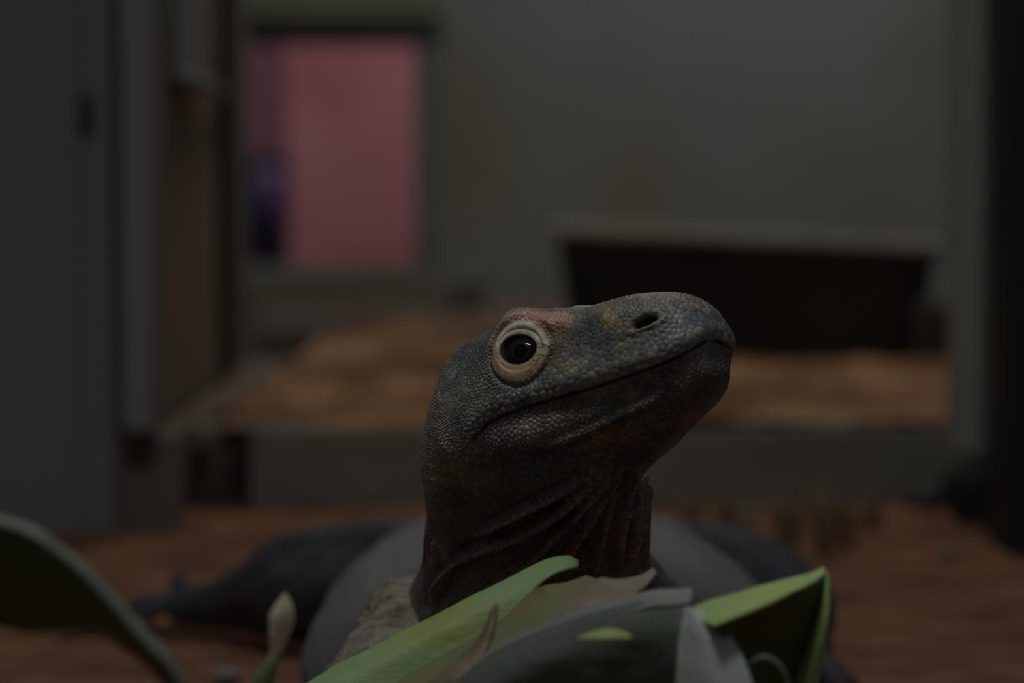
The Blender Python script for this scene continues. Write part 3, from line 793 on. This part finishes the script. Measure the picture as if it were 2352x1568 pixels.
liz = mesh_obj('monitor_lizard', V, F, M_skin)
ca = liz.data.color_attributes.new('pigment', 'FLOAT_COLOR', 'POINT')
cc = np.ones((len(V), 4), np.float32); cc[:, :3] = np.array(COLS); cc[:, 3] = 0.78; cc[:NR * NC, 3] = np.repeat(0.41 + 0.37 * sstep(pN1, pN2 + 0.02, rows), NC); ca.data.foreach_set('color', cc.ravel())
tag(liz, 'dark scaly monitor lizard with raised head lying behind the green leaves', 'lizard')

# eyes: dark glossy balls with a thin pale ring
M_eye = bpy.data.materials.new('dark_eye'); M_eye.use_nodes = True
p = M_eye.node_tree.nodes['Principled BSDF']; p.inputs['Base Color'].default_value = (0.010, 0.009, 0.010, 1); p.inputs['Roughness'].default_value = 0.06
p.inputs['Specular IOR Level'].default_value = 0.22
M_iris = mat('iris_ring', (0.075, 0.07, 0.068), rough=0.3)
M_pupil = mat('black_pupil', (0.003, 0.003, 0.004), rough=0.05, spec=0.2)
RE = 0.0128
for side in (1, -1):
    def mir(v): return HO + v[0] * HF + v[1] * side * HR + v[2] * HU
    ec = mir(El - nl * (RE - 0.0012)); nn = mir(El + nl) - mir(El)
    gz = nn + (0.35 * (CAM - E) / np.linalg.norm(CAM - E) if side == 1 else 0); gz /= np.linalg.norm(gz)
    bm = bmesh.new(); bmesh.ops.create_uvsphere(bm, u_segments=48, v_segments=32, radius=RE)
    bmesh.ops.translate(bm, verts=bm.verts, vec=Vector(ec))
    eye = bm_obj('eye', bm, M_eye, liz, True); eye['label'] = 'glossy dark eye with pale lids'
    g1 = np.cross(gz, [0, 0, 1.0]); g1 /= np.linalg.norm(g1); g2 = np.cross(gz, g1)
    def ring_(r0, r1, off, nn_=48):
        Vv, Ff = [], []
        for r in (r0, (r0 + r1) / 2, r1):
            for a in range(nn_):
                th = 2 * math.pi * a / nn_
                Vv.append(ec + gz * (math.sqrt(RE ** 2 - r * r) + off + (0.00003 if r not in (r0, r1) else 0)) + r * (math.cos(th) * g1 + math.sin(th) * g2))
        return Vv, grid_faces(3, nn_, True)
    v_, f_ = ring_(.00385, .00400, .00003); mesh_obj('iris_ring', v_, f_, M_iris, eye)
    v_, f_ = ring_(.00002, .00384, .00002); mesh_obj('pupil', v_, f_, M_pupil, eye)
M_claw = mat('dark_claw', (0.03, 0.028, 0.026), (0.06, 0.055, 0.05), 60, 0.4)
for pts, r in CLAWS:
    for q in pts: q[2] = max(q[2], 0.001)
    v_, f_ = tube(pts, [r, r * .9, r * .6, r * .12], 8, 10); c = mesh_obj('claw', v_, f_, M_claw, liz); c['label'] = 'curved dark claw'
# flake of shed skin behind the eye
fk = [W3(1118, 777, 1.712), W3(1128, 786, 1.708), W3(1138, 792, 1.704), W3(1147, 806, 1.702)]
v_, f_ = tube(fk, [.0006, .0022, .0018, .0005], 8, 12, 0.45); o = mesh_obj('shed_skin_flake', v_, f_, mat('pale_shed_skin', (0.33, 0.29, 0.19), (0.4, 0.36, 0.25), 300, 0.7), liz)
o['label'] = 'pale flake of shed skin behind the eye'

# ------------------------------------------------------------------ things in the pen
def rounded_rect(hx, hy, r, n=6):
    out = []
    for cx, cy, a0 in ((hx - r, hy - r, 0), (-hx + r, hy - r, 90), (-hx + r, -hy + r, 180), (hx - r, -hy + r, 270)):
        for k in range(n + 1):
            a = math.radians(a0 + 90 * k / n); out.append((cx + r * math.cos(a), cy + r * math.sin(a)))
    return out
YT = 5.12
tx = (xat(1322, YT) + xat(2108, YT)) / 2; thw = (xat(2108, YT) - xat(1322, YT)) / 2
tub = empty('feed_tub', (tx, YT, ZK - 0.012), 'wide black tapered tub with grey rim standing on the orange sand', 'tub')
tub.rotation_euler.z = math.radians(-4)
topz = zat(522, YT) - ZK + 0.012
def tilt(x, z): return z - 0.045 * (x + 0.22) * (z / topz)
prof = [(0.0, thw - 0.01, 0.13), (0.012, thw, 0.14), (topz, thw + 0.020, 0.17), (topz, thw + 0.008, 0.157), (0.02, thw - 0.014, 0.126)]
V_, F_ = [], []
for z, hx, hy in prof:
    V_ += [(x, y, tilt(x, z)) for x, y in rounded_rect(hx, hy, 0.05)]
n_ = len(rounded_rect(1, 1, .1)); F_ = grid_faces(len(prof), n_, True) + [tuple(range(n_))[::-1], tuple((len(prof) - 1) * n_ + i for i in range(n_))]
mesh_obj('tub_body', V_, F_, M_tub, tub, False)
V_ = []
for z, o_ in ((topz - 0.011, 0.036), (topz - 0.011, 0.050), (topz - 0.005, 0.052), (topz + 0.003, 0.050), (topz + 0.004, 0.030), (topz - 0.003, 0.022)):
    V_ += [(x, y, tilt(x, z)) for x, y in rounded_rect(thw + o_ - 0.015, 0.135 + o_, 0.05)]
o = mesh_obj('rim', V_, grid_faces(6, n_, True), M_rim, tub, False); o['label'] = 'grey rim'
o = box('block', xat(2096, 4.9), xat(2200, 4.9) + 0.05, 4.80, 4.90, ZK - 0.01, zat(690, 4.85), M_tub, bev=0.015); o.name = 'black_block'
tag(o, 'small black block right of the tub, partly behind the grey right post', 'block')

# stone at the foot of the back wall
def stone(name, c, r, sq, m, label, cat, group=None, seed=0):
    bm = bmesh.new(); bmesh.ops.create_icosphere(bm, subdivisions=4, radius=1)
    for v in bm.verts:
        f = 1 + 0.22 * mnoise.noise((v.co.x * 1.3 + seed, v.co.y * 1.3, v.co.z * 1.3)) + 0.08 * mnoise.noise(v.co * 4)
        v.co = Vector((v.co.x * r * f, v.co.y * r * f * .9, v.co.z * r * sq * f))
    o = bm_obj(name, bm, m, None, True); o.location = (c[0], c[1], c[2] + r * sq * 0.75)
    return tag(o, label, cat, group)
stone('stone', (xat(1078, YB - .1), YB - 0.08, ZK + 0.006), 0.036, 0.8, M_stone, 'dark round stone at the foot of the back wall', 'stone', seed=3)
d_ = yground(1215); stone('pebble', (xat(1720, d_), d_, 0.010), 0.0085, .8, M_pebble, 'pale grey pebble behind the lizard, among the dry leaves by the kerb', 'pebble', seed=1)
d_ = yground(1275); stone('pebble', (xat(2180, d_), d_, 0.0), 0.008, .6, M_pebble, 'pale pebble on the red sand below the black pillar', 'pebble', seed=5)
d_ = yground(1550); stone('pebble', (xat(515, d_), d_, -0.004), 0.010, .5, M_pebble, 'flat grey pebble on the sand between left dark leaf and pale shoot', 'pebble', seed=8)

# curled dry leaf blades along the kerb
for i, (bx, by, tx_, ty, w_) in enumerate([(1580, 1215, 1530, 1140, .010), (1660, 1215, 1605, 1140, .009), (1800, 1240, 1745, 1145, .011), (1885, 1235, 1845, 1130, .013), (1985, 1190, 1960, 1140, .008), (1935, 1225, 1905, 1165, .007)]):
    d0 = yground(by, 0.012) ; b_ = W3(bx, by, d0); t_ = W3(tx_, ty, min(d0 + 0.06, YK - 0.012))
    mid = (b_ + t_) / 2 + np.array([0.012, -0.012, 0.006])
    ln = catmull([b_ + [0.004, -.004, -.012], mid, t_], 14)
    V_ = []
    for k, c in enumerate(ln):
        ww = w_ * (0.35 + 1.1 * math.sin(math.pi * (0.15 + 0.8 * k / 13)))/1.4
        for a in (-1, -.5, 0, .5, 1): V_.append(c + np.array([a * ww, 0.006 * (1 - a * a) * -1, 0.002 * a]))
    o = mesh_obj('dry_leaf', V_, grid_faces(14, 5), M_dry, solid=0.001)
    tag(o, 'curled brown dry leaf blade standing in the sand before the kerb', 'dry leaf', 'dry leaves along the kerb')
# twig on the sand under the left leaf
d_ = yground(1450)
v_, f_ = tube([W3(135, 1462, d_ - .01), W3(165, 1440, d_), W3(205, 1424, d_ + .01), W3(240, 1436, d_)], [.003, .006, .007, .003], 8, 20)
tag(mesh_obj('twig', v_, f_, M_twig), 'short bent reddish twig on the sand under the left dark leaf', 'twig')

# dark blue bin in the den, door latch, hanging steel sheet
yb_ = 7.6
bx0, bx1 = xat(548, yb_), xat(668, yb_)
bcx, brd = (bx0 + bx1) / 2, (bx1 - bx0) / 2
bin_ = empty('storage_bin', (bcx, yb_, dz0 - 0.01), 'dark blue bin standing at the left inside the pink den doorway', 'bin')
bh = zat(368, yb_) - dz0 + 0.01
bm = bmesh.new(); bmesh.ops.create_cone(bm, cap_ends=True, segments=40, radius1=brd * .92, radius2=brd, depth=bh)
bmesh.ops.translate(bm, verts=bm.verts, vec=(0, 0, bh / 2)); bm_obj('bin_body', bm, M_blue, bin_, True)
bm = bmesh.new(); bmesh.ops.create_cone(bm, cap_ends=True, segments=40, radius1=brd * 1.05, radius2=brd * .98, depth=0.014)
bmesh.ops.translate(bm, verts=bm.verts, vec=(0, 0, bh + 0.006)); bm_obj('lid', bm, M_blue, bin_, False)

lx = xat(203, YL); lz = zat(262, YL)
latch = empty('door_latch', (lx, YL - 0.012, lz), 'small black latch on the grey panel at the left', 'latch')
bm = bmesh.new(); add_box(bm, -0.006, 0.006, -0.006, 0.0, -0.018, 0.018, 0.0015); bm_obj('latch_plate', bm, M_black, latch)
bm = bmesh.new(); add_box(bm, -0.005, 0.004, -0.017, -0.006, -0.010, 0.006, 0.002); bm_obj('latch_bolt', bm, M_black, latch)

ysh0, ysh1 = 3.72, 4.03
def sx(y): return xs0 + (xs1 - xs0) * (y - ya) / (yb - ya)
sh = empty('steel_sheet', (0, 0, 0), 'grey steel sheet hanging high on the brown side wall', 'sheet')
zb = zat(200, 4.1)
o = slab('sheet_panel', sx(ysh0) + 0.008, ysh0, sx(ysh1) + 0.008, ysh1, zb, 1.3, 0.006, M_steel); o.parent = sh
v_, f_ = tube([(sx(ysh0) + .016, ysh0, zb), (sx(4.1) + .016, 4.1, zb), (sx(ysh1) + .016, ysh1, zb)], [.009, .009, .009], 10, 10); mesh_obj('bottom_lip', v_, f_, M_steel, sh)
v_, f_ = tube([(sx(4.0) + .016, 4.0, zb + .002), (sx(4.3) + .014, 4.3, zb), (sx(4.395) + .010, 4.395, zb)], [.005, .005, .005], 10, 10); mesh_obj('hanging_rod', v_, f_, M_steel, sh)

# ------------------------------------------------------------------ leaves in front
def leafmat(name, c1, c2, c3, rough=0.56, sc_=14):
    return mat(name, c1, c2, sc_, rough, 0.15, 60, c3=c3, scale3=22, stretch=(1, 1, 2.2), spec=0.4)
M_green = leafmat('fresh_green_leaf', (0.19, 0.31, 0.10), (0.27, 0.39, 0.16), (0.30, 0.34, 0.09))
M_fold = leafmat('yellowing_leaf', (0.15, 0.16, 0.07), (0.20, 0.20, 0.09), (0.24, 0.15, 0.07))
M_grey = leafmat('dull_grey_green_leaf', (0.085, 0.10, 0.08), (0.12, 0.135, 0.11), (0.10, 0.13, 0.065))
M_pale = leafmat('pale_waxy_leaf', (0.42, 0.47, 0.43), (0.50, 0.55, 0.50), (0.44, 0.44, 0.36))
M_tan = leafmat('dry_tan_leaf', (0.19, 0.165, 0.11), (0.28, 0.26, 0.20), (0.30, 0.19, 0.085), sc_=50)
M_fold2 = leafmat('brown_leaf_strip', (0.16, 0.12, 0.06), (0.22, 0.17, 0.10), (0.22, 0.12, 0.06), sc_=40)
M_margin = leafmat('greyish_leaf_margin', (0.20, 0.19, 0.17), (0.25, 0.24, 0.22), (0.22, 0.20, 0.15), sc_=40)
M_litflap = leafmat('lit_flap_leaf', (0.30, 0.44, 0.13), (0.38, 0.52, 0.18), (0.42, 0.50, 0.14))  # light on the right leaf's flap put into its colour
M_deep = leafmat('deep_green_and_shade_leaf', (0.05, 0.07, 0.02), (0.07, 0.09, 0.028), (0.075, 0.085, 0.012))  # left dark leaf, and the right leaf's inner shade as colour
M_rimleaf = leafmat('lit_rim_and_grey_edge', (0.145, 0.15, 0.125), (0.18, 0.185, 0.155), (0.16, 0.165, 0.11))  # light on the left leaf's rim put into colour; grey curl too
M_shoot = leafmat('pale_shoot', (0.62, 0.58, 0.42), (0.70, 0.66, 0.50), (0.55, 0.52, 0.32))
M_stem = leafmat('green_stem', (0.13, 0.20, 0.06), (0.18, 0.25, 0.08), (0.16, 0.18, 0.07))

def leaf(lines, m, parent, n=50, across=20, th=0.0011, name='leaf', label=None):
    G = [catmull([W3(*q) for q in ln], n) for ln in lines]
    V_ = []
    for i in range(n):
        V_.append(catmull([gg[i] for gg in G], across))
    V_ = np.array(V_)
    w_ = np.array([[mnoise.noise((v[0] * 60, v[1] * 60, v[2] * 60)) for v in r] for r in V_])
    V_[..., 1] += w_ * 0.0012; V_[..., 2] += w_ * 0.0008
    o = mesh_obj(name, V_.reshape(-1, 3), grid_faces(n, across), m, parent, solid=th)
    if label: o['label'] = label
    return o

pl = empty('strap_leaf_plant', (0.0, 1.50, 0.0), 'clump of folded green strap leaves in front of the lizard', 'plant')
PLC = np.array(pl.location)
def lp(*a, **k): return keep(leaf(*a, **k), pl)
# bright rolled leaf
lp([[(640, 1640, 1.60), (850, 1520, 1.615), (1000, 1440, 1.625), (1150, 1365, 1.632), (1250, 1318, 1.637), (1300, 1302, 1.64), (1324, 1304, 1.64)],
    [(620, 1620, 1.59), (720, 1560, 1.597), (850, 1490, 1.605), (1000, 1412, 1.613), (1150, 1337, 1.62), (1250, 1288, 1.625), (1305, 1279, 1.627), (1328, 1290, 1.628)],
    [(640, 1650, 1.577), (760, 1583, 1.585), (870, 1518, 1.593), (1020, 1440, 1.601), (1150, 1372, 1.609), (1245, 1318, 1.614), (1300, 1295, 1.616), (1326, 1300, 1.616)],
    [(740, 1690, 1.575), (820, 1635, 1.581), (930, 1564, 1.588), (1060, 1490, 1.596), (1160, 1424, 1.603), (1222, 1362, 1.608), (1265, 1320, 1.611), (1318, 1303, 1.616)]],
   M_green, pl, n=70, across=26, label='bright green rolled leaf')
# its yellowing lower half
lp([[(820, 1630, 1.580), (930, 1558, 1.587), (1060, 1484, 1.595), (1160, 1420, 1.602), (1222, 1362, 1.606), (1248, 1347, 1.60), (1300, 1337, 1.60), (1348, 1322, 1.60)],
    [(900, 1640, 1.556), (980, 1580, 1.562), (1080, 1510, 1.570), (1180, 1455, 1.578), (1240, 1412, 1.582), (1300, 1375, 1.586), (1345, 1352, 1.588), (1380, 1334, 1.59)],
    [(980, 1680, 1.55), (1040, 1620, 1.552), (1120, 1560, 1.556), (1220, 1500, 1.562), (1300, 1455, 1.566), (1380, 1410, 1.57), (1430, 1380, 1.574), (1470, 1352, 1.576)]],
   M_fold, pl, n=60, across=20, label='yellowing lower half of the rolled leaf')
# dry tan margin
lp([[(1290, 1405, 1.545), (1330, 1362, 1.55), (1375, 1328, 1.555), (1420, 1330, 1.555), (1470, 1322, 1.555), (1502, 1304, 1.555)],
    [(1290, 1425, 1.535), (1350, 1385, 1.535), (1400, 1358, 1.54), (1440, 1346, 1.542), (1475, 1334, 1.545), (1505, 1310, 1.55)],
    [(1300, 1440, 1.53), (1370, 1402, 1.528), (1430, 1380, 1.53), (1470, 1356, 1.535), (1490, 1338, 1.54), (1508, 1316, 1.55)]],
   M_tan, pl, n=40, across=16, label='dry tan leaf edge')
lp([[(985, 1575, 1.53), (1020, 1545, 1.53), (1065, 1505, 1.532), (1100, 1470, 1.535), (1135, 1385, 1.54)],
    [(1000, 1585, 1.522), (1040, 1550, 1.522), (1085, 1512, 1.525), (1118, 1470, 1.53), (1140, 1386, 1.54)],
    [(1020, 1595, 1.52), (1060, 1560, 1.52), (1100, 1525, 1.522), (1130, 1475, 1.53), (1145, 1388, 1.54)]],
   M_fold2, pl, n=30, across=10, label='dull brown strip beside the rolled leaf')
# broad dull leaf facing the camera with a pale top margin
lp([[(960, 1640, 1.53), (1100, 1520, 1.525), (1250, 1440, 1.515), (1400, 1392, 1.50), (1500, 1368, 1.49), (1585, 1362, 1.48)],
    [(960, 1650, 1.512), (1100, 1535, 1.505), (1250, 1456, 1.495), (1400, 1408, 1.48), (1500, 1385, 1.47), (1575, 1378, 1.462)],
    [(980, 1720, 1.508), (1110, 1600, 1.495), (1260, 1520, 1.484), (1400, 1480, 1.47), (1500, 1465, 1.46), (1566, 1462, 1.452)],
    [(1000, 1800, 1.512), (1120, 1720, 1.50), (1260, 1660, 1.49), (1400, 1640, 1.475), (1500, 1630, 1.465), (1560, 1630, 1.455)]],
   M_grey, pl, n=60, across=30, label='broad dull grey-green leaf')
lp([[(960, 1632, 1.530), (1100, 1512, 1.524), (1250, 1430, 1.512), (1400, 1382, 1.498), (1500, 1360, 1.486), (1590, 1352, 1.476)],
    [(960, 1645, 1.520), (1100, 1524, 1.513), (1250, 1442, 1.502), (1400, 1394, 1.488), (1500, 1370, 1.476), (1592, 1362, 1.466)],
    [(960, 1668, 1.510), (1100, 1549, 1.502), (1250, 1468, 1.491), (1400, 1420, 1.477), (1500, 1395, 1.466), (1585, 1384, 1.457)]],
   M_margin, pl, n=60, across=12, label='pale greyish margin of the broad leaf')
# small green piece added for the bright spot on the broad leaf
lp([[(1325, 1466, 1.452), (1360, 1452, 1.456), (1400, 1446, 1.458), (1430, 1452, 1.456), (1450, 1462, 1.45)],
    [(1325, 1470, 1.435), (1360, 1468, 1.430), (1400, 1466, 1.428), (1430, 1468, 1.430), (1452, 1468, 1.435)]],
   M_green, pl, n=20, across=8, label='small green piece standing for a bright spot on the broad leaf')
# pale wedge
lp([[(1568, 1392, 1.462), (1562, 1440, 1.455), (1556, 1520, 1.45), (1550, 1660, 1.445)],
    [(1590, 1396, 1.452), (1610, 1440, 1.440), (1630, 1520, 1.432), (1650, 1660, 1.425)],
    [(1616, 1410, 1.448), (1672, 1455, 1.436), (1716, 1530, 1.428), (1760, 1660, 1.42)]],
   M_pale, pl, n=40, across=16, label='pale waxy leaf underside')
# right folded leaf: flap coloured lit, inner face coloured shaded, green right margin
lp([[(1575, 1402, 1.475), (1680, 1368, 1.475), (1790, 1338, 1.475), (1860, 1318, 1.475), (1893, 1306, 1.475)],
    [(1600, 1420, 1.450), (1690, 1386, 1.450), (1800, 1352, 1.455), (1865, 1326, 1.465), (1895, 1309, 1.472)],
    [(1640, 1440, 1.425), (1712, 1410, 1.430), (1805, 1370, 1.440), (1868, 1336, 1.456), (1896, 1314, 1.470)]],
   M_litflap, pl, n=40, across=14, label='bright upper flap of the right folded leaf')
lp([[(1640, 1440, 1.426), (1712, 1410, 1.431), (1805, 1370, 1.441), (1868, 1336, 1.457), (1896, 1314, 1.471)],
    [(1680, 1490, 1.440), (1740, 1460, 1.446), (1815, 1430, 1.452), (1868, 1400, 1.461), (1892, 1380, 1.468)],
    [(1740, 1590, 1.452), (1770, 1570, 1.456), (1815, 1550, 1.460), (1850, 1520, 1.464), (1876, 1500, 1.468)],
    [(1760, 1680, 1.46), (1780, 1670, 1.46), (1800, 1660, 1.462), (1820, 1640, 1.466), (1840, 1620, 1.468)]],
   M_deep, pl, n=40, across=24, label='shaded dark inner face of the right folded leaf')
lp([[(1895, 1312, 1.472), (1876, 1400, 1.466), (1846, 1500, 1.462), (1795, 1640, 1.460)],
    [(1902, 1318, 1.466), (1900, 1405, 1.456), (1880, 1500, 1.452), (1838, 1640, 1.45)],
    [(1902, 1330, 1.474), (1905, 1410, 1.470), (1892, 1500, 1.468), (1858, 1640, 1.466)]],
   M_green, pl, n=40, across=12, label='green margin of the right folded leaf')
# curled grey leaf edge
v_, f_ = tube([W3(1722, 1522, 1.425), W3(1752, 1508, 1.425), W3(1785, 1524, 1.425), W3(1806, 1560, 1.425), W3(1822, 1640, 1.425)], [.001, .0022, .0026, .0026, .002], 10, 24, 0.5)
o = keep(mesh_obj('leaf_edge', v_, f_, M_rimleaf), pl); o['label'] = 'curled greyish leaf edge'
# stems below the frame down to the crown on the sand
for a, b, r in (((690, 1640, 1.588), (-.04, 1.54, 0), .007), ((1100, 1740, 1.50), (-.01, 1.50, 0), .008), ((1400, 1640, 1.475), (.0, 1.50, 0), .008),
                ((1650, 1650, 1.43), (.02, 1.49, 0), .007), ((1800, 1660, 1.462), (.03, 1.50, 0), .007)):
    s0 = W3(*a); s1 = np.array(b, float)
    v_, f_ = tube([s0, (s0 * .4 + s1 * .6) + [0, 0, .01], s1], [r * .7, r, r * 1.3], 10, 16); keep(mesh_obj('stem', v_, f_, M_stem), pl)

# large dark leaf at the left
pb = empty('broad_leaf_plant', (-0.10, 1.24, 0.0), 'large dark green drooping leaf with painted lit rim at the left edge', 'plant')
o = leaf([[(-140, 1150, 1.262), (0, 1184, 1.262), (90, 1218, 1.262), (190, 1290, 1.262), (280, 1386, 1.262), (360, 1470, 1.262), (410, 1530, 1.262), (450, 1620, 1.262)],
      [(-140, 1172, 1.246), (0, 1204, 1.246), (85, 1240, 1.246), (180, 1312, 1.246), (268, 1404, 1.246), (346, 1488, 1.246), (396, 1545, 1.248), (436, 1625, 1.250)]],
     M_rimleaf, None, n=60, across=8, name='leaf_lit_rim', label='leaf rim painted as lit'); keep(o, pb)
o = leaf([[(-140, 1172, 1.246), (0, 1204, 1.246), (85, 1240, 1.246), (180, 1312, 1.246), (268, 1404, 1.246), (346, 1488, 1.246), (396, 1545, 1.248), (436, 1625, 1.250)],
      [(-140, 1300, 1.252), (-10, 1320, 1.252), (70, 1350, 1.252), (160, 1390, 1.252), (250, 1440, 1.252), (330, 1500, 1.252), (385, 1556, 1.252), (425, 1630, 1.252)],
      [(-140, 1430, 1.265), (-20, 1436, 1.265), (60, 1450, 1.265), (140, 1452, 1.263), (235, 1458, 1.26), (315, 1510, 1.258), (372, 1565, 1.256), (412, 1632, 1.254)]],
     M_deep, None, n=60, across=24); keep(o, pb)
s0 = W3(430, 1610, 1.252)
v_, f_ = tube([s0, s0 * .5 + np.array([-.10, 1.24, 0]) * .5 + [.005, 0, 0], (-.10, 1.24, 0)], [.003, .005, .007], 10, 16); keep(mesh_obj('stem', v_, f_, M_stem), pb)

# small pale pointed shoot
s0 = W3(600, 1575, 1.40)
shp = empty('leaf_shoot', (s0[0] - .004, 1.40, 0.0), 'small pale pointed shoot left of the bright rolled leaf', 'shoot')
v_, f_ = tube([W3(634, 1500, 1.40), W3(640, 1460, 1.40), W3(648, 1420, 1.40), W3(653, 1390, 1.40), W3(655, 1362, 1.40)], [.0020, .0036, .0048, .0034, .0004], 14, 24, 0.6)
o = keep(mesh_obj('shoot_tip', v_, f_, M_shoot), shp); o['label'] = 'pale cream tip'
v_, f_ = tube([W3(635, 1497, 1.40), W3(622, 1530, 1.40), s0, (s0[0] - .004, 1.40, 0)], [.0019, .0025, .0045, .004], 12, 24, 0.7)
keep(mesh_obj('stem', v_, f_, M_stem), shp)
